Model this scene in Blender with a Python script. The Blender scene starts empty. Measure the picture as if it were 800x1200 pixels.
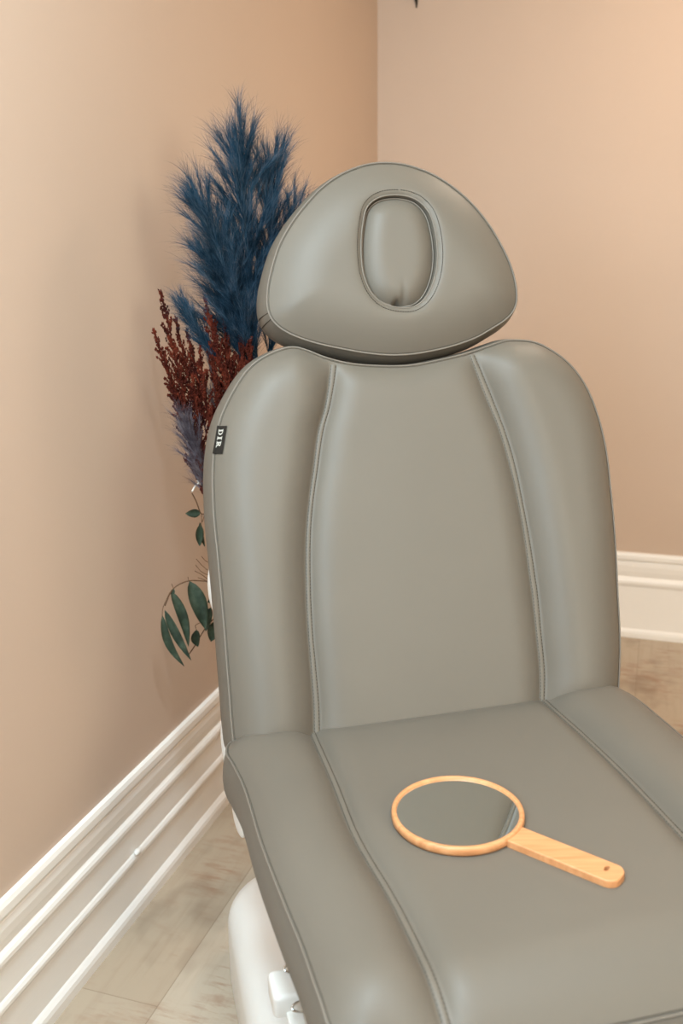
import bpy, bmesh, math, random
import numpy as np
from mathutils import Vector, Matrix
from mathutils.geometry import delaunay_2d_cdt
C = bpy.context.scene.collection
rnd = random.Random(7)
R = math.radians

# ------------------------------------------------------------------ frames
F_PX, PITCH, ROLL, GAM = 1137.1, .26027, -.0107, .31685
CAM_Z = 1.275
OFF, BO, HB = -.9218, 3.2455, .299          # left wall, back wall (in the room's own axes), skirting height
PSI, PHI, PHH = R(13.2), R(20.2), R(16)
J0 = np.array([.1333, 1.3307, .600])        # where backrest and seat meet, on the chair's middle line
vb = np.array([math.cos(PSI), math.sin(PSI), 0.]); va = np.array([-math.sin(PSI), math.cos(PSI), 0.])
vz = np.array([0, 0, 1.])
vax = va*math.sin(PHI)+vz*math.cos(PHI); vn = np.cross(vb, vax)
vaxh = va*math.sin(PHH)+vz*math.cos(PHH); vnh = np.cross(vb, vaxh)
JH = J0 + vb*-.0076 + vax*.551
TILT = .018
vsx = vb+vz*TILT; vsx /= np.linalg.norm(vsx); vsn = np.cross(vsx, va)

def fb(x, s, o): return J0 + vb*x + vax*s + vn*o           # backrest frame
def fh(x, s, o): return JH + vb*x + vaxh*s + vnh*o         # headrest frame
def fs(x, y, o): return J0 + vsx*x + va*y + vsn*o          # seat frame
def fc(x, y, z): return np.array([J0[0], J0[1], 0.]) + vb*x + va*y + vz*z
def at(u, v, y):                                           # a point of the photo at depth y
    a_, b_ = (u-400)/F_PX, (600-v)/F_PX
    c, s = math.cos(ROLL), math.sin(ROLL); a_, b_ = a_*c-b_*s, a_*s+b_*c
    r = np.array([a_, math.cos(PITCH)+b_*math.sin(PITCH), -math.sin(PITCH)+b_*math.cos(PITCH)])
    return r*(y/r[1])+np.array([0, 0, CAM_Z])

# ------------------------------------------------------------------ materials
def mat(name, col, rough=.5, spec=.5, metal=0., setup=None):
    m = bpy.data.materials.new(name); m.use_nodes = True
    nt = m.node_tree; b = nt.nodes['Principled BSDF']
    b.inputs['Base Color'].default_value = (*col, 1); b.inputs['Roughness'].default_value = rough
    b.inputs['Specular IOR Level'].default_value = spec; b.inputs['Metallic'].default_value = metal
    if setup: setup(nt, b)
    return m
def node(nt, t, **kw):
    n = nt.nodes.new(t)
    for k, v in kw.items():
        if k.startswith('i_'): n.inputs[k[2:].replace('_', ' ')].default_value = v
        else: setattr(n, k, v)
    return n
def noise(nt, scale, detail=4., rough=.55, vec=None, mapscale=None, rot=None):
    tc = node(nt, 'ShaderNodeTexCoord'); mp = node(nt, 'ShaderNodeMapping')
    nt.links.new(tc.outputs['Object'], mp.inputs['Vector'])
    if mapscale: mp.inputs['Scale'].default_value = mapscale
    if rot: mp.inputs['Rotation'].default_value = rot
    n = node(nt, 'ShaderNodeTexNoise'); n.inputs['Scale'].default_value = scale
    n.inputs['Detail'].default_value = detail; n.inputs['Roughness'].default_value = rough
    nt.links.new(mp.outputs[0], n.inputs['Vector']); return n
def ramp(nt, src, stops):
    r = node(nt, 'ShaderNodeValToRGB'); e = r.color_ramp.elements
    while len(e) > 1: e.remove(e[-1])
    e[0].position = stops[0][0]; e[0].color = (*stops[0][1], 1)
    for p, c in stops[1:]:
        x = e.new(p); x.color = (*c, 1)
    nt.links.new(src, r.inputs[0]); return r
def bump(nt, b, src, strength, dist=.001):
    n = node(nt, 'ShaderNodeBump'); n.inputs['Strength'].default_value = strength; n.inputs['Distance'].default_value = dist
    nt.links.new(src, n.inputs['Height']); nt.links.new(n.outputs[0], b.inputs['Normal']); return n
def lin(r, g, b):
    f = lambda c: (c/255/12.92 if c/255 <= .04045 else ((c/255+.055)/1.055)**2.4)
    return (f(r), f(g), f(b))

def s_leather(nt, b):
    n = noise(nt, 900, 3, .6); bump(nt, b, n.outputs[0], .10, .0006)
    n2 = noise(nt, 5, 2, .5); r = ramp(nt, n2.outputs[0], [(.3, LEA), (.7, tuple(c*1.05 for c in LEA))])
    nt.links.new(r.outputs[0], b.inputs['Base Color'])
LEA = lin(103, 95, 84)
M_leather = mat('grey_leather', LEA, .50, .34, setup=s_leather)
M_pipe = mat('grey_leather_piping', lin(114, 105, 94), .5, .3)
M_thread = mat('dark_thread', lin(62, 54, 46), .8, .1)
M_crease_shade = mat('taupe_crease_shade', lin(84, 76, 66), .8, .1)  # dark tone for the shade line drawn beside the piping
M_tag = mat('tag_brown', lin(36, 31, 26), .8, .2)
M_letter = mat('tag_letters', lin(176, 170, 158), .8, .1)
M_white = mat('white_plastic', lin(226, 220, 212), .38, .45)
M_cream = mat('cream_plastic', lin(228, 218, 204), .4, .45)
M_chrome = mat('chrome', (.75, .74, .72), .12, .5, 1.)
M_dark = mat('dark_metal', (.02, .018, .016), .45, .5, .6)
def s_wall(nt, b):
    n = noise(nt, 2.0, 3, .5); r = ramp(nt, n.outputs[0], [(.3, WAL), (.7, tuple(c*1.03 for c in WAL))])
    nt.links.new(r.outputs[0], b.inputs['Base Color'])
    n2 = noise(nt, 260, 4, .6); bump(nt, b, n2.outputs[0], .06, .001)
WAL = lin(193, 170, 151)
M_wall = mat('peach_wall_paint', WAL, .62, .25, setup=s_wall)
M_taupe = mat('taupe_wall_paint', lin(150, 122, 100), .7, .2)
M_ceil = mat('ceiling_paint', lin(236, 228, 216), .8, .2)
def s_trim(nt, b):
    n = noise(nt, 40, 3, .6, mapscale=(1, .15, 4)); bump(nt, b, n.outputs[0], .12, .002)
M_trim = mat('cream_gloss_paint', lin(238, 232, 224), .35, .45, setup=s_trim)
def s_bamboo(nt, b):
    tc = node(nt, 'ShaderNodeTexCoord'); mp = node(nt, 'ShaderNodeMapping')
    mp.inputs['Rotation'].default_value = (0, 0, R(40)); mp.inputs['Scale'].default_value = (14, 240, 60)
    nt.links.new(tc.outputs['Object'], mp.inputs[0])
    n = node(nt, 'ShaderNodeTexNoise'); n.inputs['Scale'].default_value = 1.; n.inputs['Detail'].default_value = 4
    nt.links.new(mp.outputs[0], n.inputs['Vector'])
    r = ramp(nt, n.outputs[0], [(.25, lin(186, 124, 78)), (.55, lin(202, 142, 94)), (.8, lin(213, 156, 110))])
    nt.links.new(r.outputs[0], b.inputs['Base Color']); bump(nt, b, n.outputs[0], .08, .0005)
M_bamboo = mat('bamboo', lin(226, 160, 104), .42, .4, setup=s_bamboo)
M_glass = mat('mirror_glass', (.86, .88, .86), .015, .5, 1.)
def s_floor(nt, b):
    tc = node(nt, 'ShaderNodeTexCoord'); mp = node(nt, 'ShaderNodeMapping'); mp.inputs['Rotation'].default_value = (0, 0, R(90))
    nt.links.new(tc.outputs['Object'], mp.inputs[0])
    br = node(nt, 'ShaderNodeTexBrick'); nt.links.new(mp.outputs[0], br.inputs[0])
    br.inputs['Scale'].default_value = 1.; br.inputs['Brick Width'].default_value = 1.25; br.inputs['Row Height'].default_value = .19
    br.inputs['Mortar Size'].default_value = .0012; br.inputs['Mortar Smooth'].default_value = .3; br.inputs['Bias'].default_value = 0
    br.offset = .37
    br.inputs['Color1'].default_value = (0, 0, 0, 1); br.inputs['Color2'].default_value = (1, 1, 1, 1); br.inputs['Mortar'].default_value = (.5, .5, .5, 1)
    base = ramp(nt, br.outputs['Color'], [(0., lin(206, 190, 168)), (.5, lin(196, 178, 155)), (1., lin(212, 198, 178))])
    # saw marks across the boards, long grain along them, patches of worn whitewash
    saw = noise(nt, 1., 5, .65, mapscale=(11, 55, 1)); grain = noise(nt, 1., 6, .6, mapscale=(60, 4.5, 1)); patch = noise(nt, 3.2, 5, .62)
    p2 = noise(nt, 5.5, 3, .6, mapscale=(1, .6, 1))
    def mixc(fac, a_, b_, mode='MIX'):
        m = node(nt, 'ShaderNodeMix', data_type='RGBA', blend_type=mode)
        if isinstance(fac, float): m.inputs[0].default_value = fac
        else: nt.links.new(fac, m.inputs[0])
        for s, i in ((a_, 6), (b_, 7)):
            if isinstance(s, tuple): m.inputs[i].default_value = (*s, 1)
            else: nt.links.new(s, m.inputs[i])
        return m.outputs[2]
    f1 = ramp(nt, saw.outputs[0], [(.46, (0, 0, 0)), (.60, (1, 1, 1))])
    pm = ramp(nt, patch.outputs[0], [(.47, (0, 0, 0)), (.60, (1, 1, 1))])
    f1b = mixc(1., f1.outputs[0], pm.outputs[0], 'MULTIPLY')
    f1c = mixc(1., f1b, (.8, .8, .8), 'MULTIPLY')
    c = mixc(f1c, base.outputs[0], lin(176, 138, 112))
    f2 = ramp(nt, grain.outputs[0], [(.5, (0, 0, 0)), (.75, (.3, .3, .3))]); c = mixc(f2.outputs[0], c, lin(170, 146, 122))
    f3 = ramp(nt, p2.outputs[0], [(.52, (0, 0, 0)), (.66, (.65, .65, .65))]); c = mixc(f3.outputs[0], c, lin(150, 130, 110))
    fm = ramp(nt, br.outputs['Fac'], [(0, (0, 0, 0)), (1, (.35, .35, .35))]); c = mixc(fm.outputs[0], c, lin(120, 100, 82))
    c = mixc(1., c, (.76, .73, .70), 'MULTIPLY')
    nt.links.new(c, b.inputs['Base Color']); bump(nt, b, saw.outputs[0], .12, .002)
M_floor = mat('whitewashed_boards', lin(200, 182, 160), .5, .4, setup=s_floor)
def s_plume(c1, c2, c3):
    def f(nt, b):
        n = noise(nt, 45, 3, .6); r = ramp(nt, n.outputs[0], [(.32, c1), (.5, c2), (.7, c3)])
        nt.links.new(r.outputs[0], b.inputs['Base Color'])
    return f
M_blue = mat('blue_plume', lin(26, 50, 68), .75, .12, setup=s_plume(lin(18, 40, 54), lin(28, 56, 74), lin(48, 78, 98)))
M_bluehair = mat('blue_plume_light', lin(60, 84, 106), .75, .15, setup=s_plume(lin(44, 70, 90), lin(70, 92, 110), lin(108, 112, 120)))
M_rust = mat('rust_plume', lin(84, 32, 20), .85, .08, setup=s_plume(lin(50, 18, 13), lin(74, 28, 18), lin(100, 42, 26)))
M_mauve = mat('mauve_plume', lin(96, 78, 80), .8, .15, setup=s_plume(lin(62, 50, 54), lin(98, 88, 94), lin(140, 130, 134)))
M_leaf = mat('eucalyptus_leaf', lin(48, 66, 52), .55, .25, setup=s_plume(lin(34, 44, 32), lin(50, 61, 46), lin(72, 82, 66)))
M_stem = mat('brown_stem', lin(96, 68, 46), .7, .2)
M_twig = mat('bleached_twig', lin(222, 210, 196), .7, .2)
M_vase = mat('stoneware_vase', lin(210, 200, 186), .5, .4)
M_fill_glow = bpy.data.materials.new('fill_glow'); M_fill_glow.use_nodes = True
_e = M_fill_glow.node_tree.nodes['Principled BSDF']; _e.inputs['Emission Color'].default_value = (1, .8, .6, 1); _e.inputs['Emission Strength'].default_value = 3  # glowing face of the added ceiling fill lights

# ------------------------------------------------------------------ object helpers
def link(me, name, m, parent=None, smooth=True):
    ms = m if isinstance(m, list) else [m]
    for x in ms: me.materials.append(x)
    if smooth:
        for p in me.polygons: p.use_smooth = True
    o = bpy.data.objects.new(name, me); C.objects.link(o)
    if parent is not None:
        o.parent = parent
        if parent.type == 'EMPTY': o.location = -Vector(parent.location)
    return o
def mesh(name, V, Fc, m, parent=None, smooth=True):
    me = bpy.data.meshes.new(name); me.from_pydata([tuple(map(float, v)) for v in V], [], [tuple(int(i) for i in f) for f in Fc]); me.update()
    return link(me, name, m, parent, smooth)
def frombm(name, bm, m, parent=None, smooth=True):
    me = bpy.data.meshes.new(name); bm.normal_update(); bm.to_mesh(me); bm.free(); return link(me, name, m, parent, smooth)
def empty(name, loc, label=None, cat=None, group=None):
    o = bpy.data.objects.new(name, None); C.objects.link(o); o.location = tuple(map(float, loc)); o.empty_display_size = .1
    if label: tag(o, label, cat, group)
    return o
def tag(o, label, cat, group=None):
    o['label'] = label; o['category'] = cat
    if group: o['group'] = group
    return o
class Mb:                                   # collects several pieces of one part
    def __init__(s): s.V = []; s.F = []
    def add(s, V, Fc):
        k = len(s.V); s.V += [tuple(map(float, v)) for v in V]; s.F += [tuple(int(i)+k for i in f) for f in Fc]
    def obj(s, name, m, parent=None, smooth=True): return mesh(name, s.V, s.F, m, parent, smooth)
def catmull(P, n, closed=False):
    P = np.array(P, float); N = len(P)
    if closed: Q = np.vstack([P[-1], P, P[0], P[1]]); segs = N
    else: Q = np.vstack([2*P[0]-P[1], P, 2*P[-1]-P[-2]]); segs = N-1
    out = []
    for i in range(segs):
        p0, p1, p2, p3 = Q[i:i+4]
        d = [max(np.linalg.norm(b_-a_), 1e-6)**.5 for a_, b_ in ((p0, p1), (p1, p2), (p2, p3))]
        t0, t1 = 0, d[0]; t2 = t1+d[1]; t3 = t2+d[2]
        for k in range(n):
            t = t1+(t2-t1)*k/n
            A1 = (t1-t)/(t1-t0)*p0+(t-t0)/(t1-t0)*p1; A2 = (t2-t)/(t2-t1)*p1+(t-t1)/(t2-t1)*p2; A3 = (t3-t)/(t3-t2)*p2+(t-t2)/(t3-t2)*p3
            B1 = (t2-t)/(t2-t0)*A1+(t-t0)/(t2-t0)*A2; B2 = (t3-t)/(t3-t1)*A2+(t-t1)/(t3-t1)*A3
            out.append((t2-t)/(t2-t1)*B1+(t-t1)/(t2-t1)*B2)
    if not closed: out.append(P[-1])
    return np.array(out)
def resample(P, step, closed=True):
    Q = np.vstack([P, P[0]]) if closed else P
    L = np.concatenate([[0], np.cumsum(np.linalg.norm(np.diff(Q, axis=0), axis=1))])
    n = max(int(round(L[-1]/step)), 3); s = np.linspace(0, L[-1], n+1)
    o = np.stack([np.interp(s, L, Q[:, k]) for k in range(Q.shape[1])], 1)
    return o[:-1] if closed else o
def dist(P, L, closed=True):
    A = L; B = np.roll(L, -1, 0) if closed else None
    if not closed: A, B = L[:-1], L[1:]
    D = np.full(len(P), 1e9); d = B-A; l2 = (d**2).sum(1)+1e-12
    for i in range(len(A)):
        t = np.clip(((P-A[i])@d[i])/l2[i], 0, 1); q = A[i]+t[:, None]*d[i]; D = np.minimum(D, ((P-q)**2).sum(1))
    return np.sqrt(D)
def inside(P, L):
    x, y = P[:, 0], P[:, 1]; r = np.zeros(len(P), bool); j = len(L)-1
    for i in range(len(L)):
        xi, yi = L[i]; xj, yj = L[j]
        c = ((yi > y) != (yj > y)) & (x < (xj-xi)*(y-yi)/(yj-yi+1e-15)+xi); r ^= c; j = i
    return r
def outn(L):                               # outward normals of a CCW loop
    t = np.roll(L, -1, 0)-np.roll(L, 1, 0); t /= np.linalg.norm(t, axis=1)[:, None]
    return np.stack([t[:, 1], -t[:, 0]], 1)
def e_(d, r, p=2.2): return 1-(1-np.clip(d/r, 0, 1))**p
def tube(mb, P, r, seg=8, closed=False, cap=True):
    P = np.array(P, float); n = len(P); rr = np.full(n, r) if np.isscalar(r) else np.array(r, float)
    T = (np.roll(P, -1, 0)-np.roll(P, 1, 0)) if closed else np.gradient(P, axis=0)
    T /= np.linalg.norm(T, axis=1)[:, None]+1e-12
    u = np.cross(T[0], [0, 0, 1.]);
    if np.linalg.norm(u) < .2: u = np.cross(T[0], [0, 1., 0])
    V = []
    for i in range(n):
        u = u-T[i]*(u@T[i]); u /= np.linalg.norm(u)+1e-12; w = np.cross(T[i], u)
        for k in range(seg):
            a_ = 2*math.pi*k/seg; V.append(P[i]+rr[i]*(math.cos(a_)*u+math.sin(a_)*w))
    Fc = []
    for i in range(n if closed else n-1):
        for k in range(seg):
            a0 = i*seg+k; a1 = i*seg+(k+1) % seg; b0 = ((i+1) % n)*seg+k; b1 = ((i+1) % n)*seg+(k+1) % seg
            Fc.append((a0, a1, b1, b0))
    if cap and not closed: Fc += [tuple(range(seg))[::-1], tuple((n-1)*seg+k for k in range(seg))]
    mb.add(V, Fc)
def dashes(mb, P, up, step=.0052, ln=.0031, w=.00045):
    P = resample(np.array(P, float), .001, False); per = int(round(step/.001)); k = int(round(ln/.001))
    for i in range(1, len(P)-k-1, per):
        a0, b0 = P[i], P[i+k]; t = b0-a0; t /= np.linalg.norm(t)+1e-12; s = np.cross(t, up); s /= np.linalg.norm(s); h = up*w*1.2
        V = [a0-s*w-h, a0+s*w-h, b0+s*w-h, b0-s*w-h, a0-s*w*.6+h, a0+s*w*.6+h, b0+s*w*.6+h, b0-s*w*.6+h]
        mb.add(V, [(0, 1, 2, 3), (7, 6, 5, 4), (0, 4, 5, 1), (1, 5, 6, 2), (2, 6, 7, 3), (3, 7, 4, 0)])

# a stuffed, boxed cushion: crowned face over an outline, bulging side strip, flat underside
def cushion(name, out, Hf, frame, T, parent, bul=.008, hole=None, step=.0075, lines=(), hole_depth=.05, rear_in=.02):
    g0, g1 = out.min(0), out.max(0)
    gx, gy = np.meshgrid(np.arange(g0[0], g1[0], step), np.arange(g0[1], g1[1], step)); G = np.stack([gx.ravel(), gy.ravel()], 1)
    G[:, 0] += (np.arange(len(gx)).repeat(gx.shape[1]) % 2)*step*.5
    ok = inside(G, out); G = G[ok]; ok = dist(G, out) > step*.55; G = G[ok]
    if hole is not None:
        ok = ~inside(G, hole); G = G[ok]; ok = dist(G, hole) > step*.5; G = G[ok]
    for l in lines:
        ok = dist(G, l, False) > step*.45; G = G[ok]
    loops = [out]+([hole] if hole is not None else [])
    pts = []; ed = []
    for l in loops:
        k = len(pts); pts += list(l); ed += [(k+i, k+(i+1) % len(l)) for i in range(len(l))]
    for l in lines:
        k = len(pts); pts += list(l); ed += [(k+i, k+i+1) for i in range(len(l)-1)]
    pts += list(G)
    v, _, fcs, *_r = delaunay_2d_cdt([Vector(p) for p in pts], ed, [], 0, 1e-6)
    v = np.array([(p[0], p[1]) for p in v]); fcs = np.array([f for f in fcs if len(f) == 3]); cen = v[fcs].mean(1)
    keep = inside(cen, out)
    if hole is not None: keep &= ~inside(cen, hole)
    fcs = fcs[keep]
    a_ = v[fcs]; cr = (a_[:, 1, 0]-a_[:, 0, 0])*(a_[:, 2, 1]-a_[:, 0, 1])-(a_[:, 1, 1]-a_[:, 0, 1])*(a_[:, 2, 0]-a_[:, 0, 0])
    fcs[cr < 0] = fcs[cr < 0][:, ::-1]
    h = Hf(v); mb = Mb(); mb.add([frame(p[0], p[1], z) for p, z in zip(v, h)], fcs)
    nrm = outn(out); N = len(out); h0 = Hf(out)
    prof = [(0, 0), (.25, .06), (.6, .18), (.9, .36), (1, .52), (.9, .7), (.55, .85), (0, .95), (-1.2, 1.0)]
    V = []
    for o, z in prof:
        q = out+nrm*(bul*o if o >= -.5 else -rear_in*.5)
        V += [frame(p[0], p[1], hh-T*z) for p, hh in zip(q, h0)]
    Fc = []
    for j in range(len(prof)-1):
        for i in range(N): Fc.append((j*N+i, (j+1)*N+i, (j+1)*N+(i+1) % N, j*N+(i+1) % N))
    Fc.append(tuple((len(prof)-1)*N+i for i in range(N))[::-1])
    mb.add(V, Fc)
    if hole is not None:
        nh_ = outn(hole); M = len(hole); hh = Hf(hole); V = []
        pr = [(0, 0), (-.0012, .003), (-.002, .010), (-.002, hole_depth)]
        for o, z in pr: V += [frame(p[0], p[1], q-z) for p, q in zip(hole+nh_*o, hh)]
        Fc = []
        for j in range(len(pr)-1):
            for i in range(M): Fc.append((j*M+i, j*M+(i+1) % M, (j+1)*M+(i+1) % M, (j+1)*M+i))
        Fc.append(tuple((len(pr)-1)*M+i for i in range(M)))
        mb.add(V, Fc)
    return mb.obj(name, M_leather, parent)
def piping(name, loop, Hf, frame, parent, r=.0015, lift=.0008, outset=.0006, crease=True):
    q = loop+outn(loop)*outset; h = Hf(loop); mb = Mb()
    tube(mb, [frame(p[0], p[1], z+lift) for p, z in zip(q, h)], r, 6, True); o = mb.obj(name, M_pipe, parent)
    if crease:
        q = loop-outn(loop)*.0021; h = Hf(q); mb = Mb(); tube(mb, [frame(p[0], p[1], z+.0001) for p, z in zip(q, h)], .00042, 5, True); mb.obj('crease_shade', M_crease_shade, parent)  # thin dark tube standing in for the shade in the piping crease
    return o
def rbox(name, x0, x1, y0, y1, z0, z1, r, m, parent, frame=fc, top_r=.02, bot_r=.004, inset=0., nseg=10):
    mb = Mb(); lp = []
    for cx, cy, a0 in ((x1-r, y1-r, 0), (x0+r, y1-r, 90), (x0+r, y0+r, 180), (x1-r, y0+r, 270)):
        for k in range(nseg+1): t = R(a0+90*k/nseg); lp.append((cx+r*math.cos(t), cy+r*math.sin(t)))
    lp = np.array(lp); nr = outn(lp); rows = []
    for k in range(5): t = R(90*k/4); rows.append((-bot_r*(1-math.sin(t)), z0+bot_r*(1-math.cos(t))))
    for k in range(9): t = R(90*k/8); rows.append((-inset-top_r*(1-math.cos(t)), z1-top_r*(1-math.sin(t))))
    V = []; N = len(lp)
    for o, z in rows: V += [frame(*(p+n_*o), z) for p, n_ in zip(lp, nr)]
    Fc = [(j*N+i, j*N+(i+1) % N, (j+1)*N+(i+1) % N, (j+1)*N+i) for j in range(len(rows)-1) for i in range(N)]
    Fc += [tuple(range(N))[::-1], tuple((len(rows)-1)*N+i for i in range(N))]
    mb.add(V, Fc); return mb.obj(name, m, parent)
def ellipsoid(name, c, ex, ey, ez, m, parent, n=20):
    V = []; Fc = []
    for i in range(n+1):
        t = math.pi*i/n
        for k in range(2*n):
            p = math.pi*k/n; V.append(c+ex*math.sin(t)*math.cos(p)+ey*math.sin(t)*math.sin(p)+ez*math.cos(t))
    for i in range(n):
        for k in range(2*n): Fc.append((i*2*n+k, (i+1)*2*n+k, (i+1)*2*n+(k+1) % (2*n), i*2*n+(k+1) % (2*n)))
    return mesh(name, V, Fc, m, parent)

# ------------------------------------------------------------------ the room (its axes are turned by GAM)
XL, XR, YF, YB, ZC = OFF-.006, 2.8, -.6, BO+.004, 2.4
def struct(name, V, Fc, m, smooth=False):
    o = mesh(name, V, Fc, m, None, smooth); o.rotation_euler = (0, 0, -GAM); o['kind'] = 'structure'; return o
def box(x0, x1, y0, y1, z0, z1):
    V = [(x, y, z) for z in (z0, z1) for y in (y0, y1) for x in (x0, x1)]
    return V, [(0, 2, 3, 1), (4, 5, 7, 6), (0, 1, 5, 4), (2, 6, 7, 3), (0, 4, 6, 2), (1, 3, 7, 5)]
struct('floor', *box(XL-.15, XR+.15, YF-.15, YB+.15, -.1, 0), M_floor)
struct('ceiling', *box(XL-.15, XR+.15, YF-.15, YB+.15, ZC, ZC+.1), M_ceil)
struct('wall_left', *box(XL-.15, XL, YF-.15, YB+.15, 0, ZC), M_wall)
struct('wall_back', *box(XL, XR, YB, YB+.15, 0, ZC), M_wall)
struct('wall_right', *box(XR, XR+.15, YF-.15, YB+.15, 0, ZC), M_taupe)
WINS = [(-.87, -.30, 1.25, 2.3), (1.3, 2.6, 1.0, 2.3)]
xs = [XL]+[x for w_ in WINS for x in w_[:2]]+[XR]; WZ0, WZ1 = WINS[0][2:]
mb = Mb()
for k in (0, 2, 4): mb.add(*box(xs[k], xs[k+1], YF-.15, YF, 0, ZC))
for w_ in WINS: mb.add(*box(w_[0], w_[1], YF-.15, YF, 0, WZ0)); mb.add(*box(w_[0], w_[1], YF-.15, YF, WZ1, ZC))
struct('wall_front', mb.V, mb.F, M_taupe)
for k, w_ in enumerate(WINS):
    a0, a1, z0, z1 = w_; mb = Mb(); ya, yb = YF-.10, YF-.04
    for bx in ((a0, a1, ya, yb, z0, z0+.05), (a0, a1, ya, yb, z1-.05, z1), (a0, a0+.05, ya, yb, z0, z1), (a1-.05, a1, ya, yb, z0, z1), (a0, a1, ya+.005, yb-.005, 1.76, 1.80)): mb.add(*box(*bx))
    struct('window_%d' % (k+1), mb.V, mb.F, M_trim)
# skirting: moulded profile swept along each wall
PRL = [(0, 0), (.009, .004), (.012, .03), (.012, .075), (.0095, .092), (.0045, .10), (.0075, .115), (.0085, .16), (.0068, .22), (.0035, .265), (.0015, .285),
       (.0075, .30), (.0105, .32), (.0105, .345), (.0075, .365), (.0055, .385), (.0055, .555), (.0085, .565), (.0115, .585), (.0115, .605), (.0085, .625),
       (.0060, .64), (.0060, .885), (.0095, .895), (.0145, .915), (.0165, .94), (.0165, 1.0)]
PRB = [(0, 0), (.009, .004), (.012, .03), (.012, .075), (.0095, .092), (.0045, .10), (.0075, .115), (.0085, .16), (.0068, .22), (.0035, .265), (.0015, .285),
       (.0075, .31), (.0105, .33), (.0105, .36), (.0075, .385), (.0055, .40), (.0055, .90), (.0095, .91), (.0125, .925), (.0145, .95), (.0145, 1.0)]
def skirt(name, prof, wall):
    n = len(prof); V = []
    if wall == 'left': E = [lambda p, z: (XL+p, YF, z), lambda p, z: (XL+p, YB-p*.0, z)]
    elif wall == 'back': E = [lambda p, z: (XL, YB-p, z), lambda p, z: (XR, YB-p, z)]
    else: E = [lambda p, z: (XR-p, YB, z), lambda p, z: (XR-p, YF, z)]
    for e in E:
        V += [e(p, HB*(1-f)) for p, f in prof]+[e(0, 0)]
    m = n+1; Fc = [(i, i+1, m+i+1, m+i) for i in range(n)]+[tuple(range(m))[::-1], tuple(m+i for i in range(m)), (n, 0, m, m+n)]
    return struct(name, V, Fc, M_trim)
sk = skirt('baseboard_left', PRL, 'left'); skirt('baseboard_back', PRB, 'back'); skirt('baseboard_right', PRB, 'right')
# paint drip on the left skirting's ridge
gv = np.array([math.sin(GAM), math.cos(GAM), 0]); hv = np.array([math.cos(GAM), -math.sin(GAM), 0])
def wall_left_pt(u, v, p=.0):
    a_ = at(u, v, 1.); d = a_-np.array([0, 0, CAM_Z]); t = (XL+p)/(d@hv); return d*t+np.array([0, 0, CAM_Z])
c0 = wall_left_pt(161, 998, .012); Mi = np.array([[math.cos(GAM), -math.sin(GAM), 0], [math.sin(GAM), math.cos(GAM), 0], [0, 0, 1]])
cl = Mi@c0
o = ellipsoid('paint_drip', cl, np.array([.006, 0, 0]), np.array([0, .010, 0]), np.array([0, 0, .006]), M_trim, sk, 10)
# small dark hook high on the back wall
d = at(488, 2, 1.)-np.array([0, 0, CAM_Z]); t = YB/(d@gv); hp = d*t+np.array([0, 0, CAM_Z])
mb = Mb(); tube(mb, [hp+gv*.004, hp-gv*.012, hp-gv*.02+vz*.006, hp-gv*.022+vz*.03], .0035, 8); tube(mb, [hp+vz*.05, hp+vz*.03, hp-vz*.018], [.002, .009, .002], 8)
tag(mb.obj('wall_hook', M_dark), 'small dark picture hook on the back wall, at the top edge of view', 'hook')
def disc(mb, c, r0, r1, z0, z1, n=32):
    V = []
    for z, r in ((z0, r0), (z1, r1)): V += [c+np.array([r*math.cos(2*math.pi*k/n), r*math.sin(2*math.pi*k/n), z]) for k in range(n)]
    mb.add(V, [(k, (k+1) % n, n+(k+1) % n, n+k) for k in range(n)]+[tuple(range(n))[::-1], tuple(range(n, 2*n))])
# ceiling fill lights added to brighten the walls and seat, out of view
FILL_DOWN = [(-.45, .45, 'above the near left wall'), (.25, 2.45, 'before the back wall'), (.32, -.05, 'above the front of the chair')]
for X_, Y_, wh in FILL_DOWN:
    p = hv*X_+gv*Y_; dl = empty('ceiling_fill_light', p+vz*ZC, 'small round ceiling fill light added '+wh, 'light', 'added ceiling fill lights')
    mb = Mb(); V = []
    for r_, z_ in ((.060, 0), (.060, -.006), (.045, -.006), (.045, 0)): V += [p+np.array([r_*math.cos(2*math.pi*k/32), r_*math.sin(2*math.pi*k/32), ZC+z_]) for k in range(32)]
    mb.add(V, [(j*32+k, j*32+(k+1) % 32, (j+1)*32+(k+1) % 32, (j+1)*32+k) for j in range(3) for k in range(32)]); mb.obj('rim', M_white, dl)
    mb = Mb(); disc(mb, p, .045, .045, ZC-.003, ZC-.001); mb.obj('diffuser', M_fill_glow, dl)

# ------------------------------------------------------------------ the treatment chair
chair = empty('treatment_chair', fc(0, -.15, 0), 'grey padded leather treatment chair with round shouldered backrest and small headrest', 'chair')

# backrest
o_b = [(-.300, .016), (-.297, -.015), (-.28, -.036), (-.25, -.043), (-.1, -.040), (.1, -.034), (.25, -.028), (.288, -.018), (.305, .004), (.312, .034),
       (.320, .089), (.325, .162), (.331, .246), (.333, .32), (.333, .384), (.326, .441), (.310, .494), (.285, .532), (.254, .557), (.229, .569), (.2, .573), (.182, .573),
       (.158, .567), (.117, .555), (.061, .544), (.014, .538), (-.05, .541), (-.083, .546), (-.116, .556), (-.141, .567), (-.16, .573), (-.18, .571), (-.214, .557), (-.235, .541),
       (-.26, .508), (-.282, .467), (-.294, .423), (-.299, .388), (-.301, .357), (-.302, .319), (-.301, .269), (-.300, .188), (-.300, .111), (-.300, .065)]
OB = resample(catmull(o_b, 8, True), .006)
SL_o = np.array([[-.108, .57], [-.108, .548], [-.122, .482], [-.136, .444], [-.149, .386], [-.160, .338], [-.169, .284], [-.176, .208], [-.1785, .145], [-.179, .098], [-.180, .036], [-.183, -.01], [-.184, -.06]])
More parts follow.
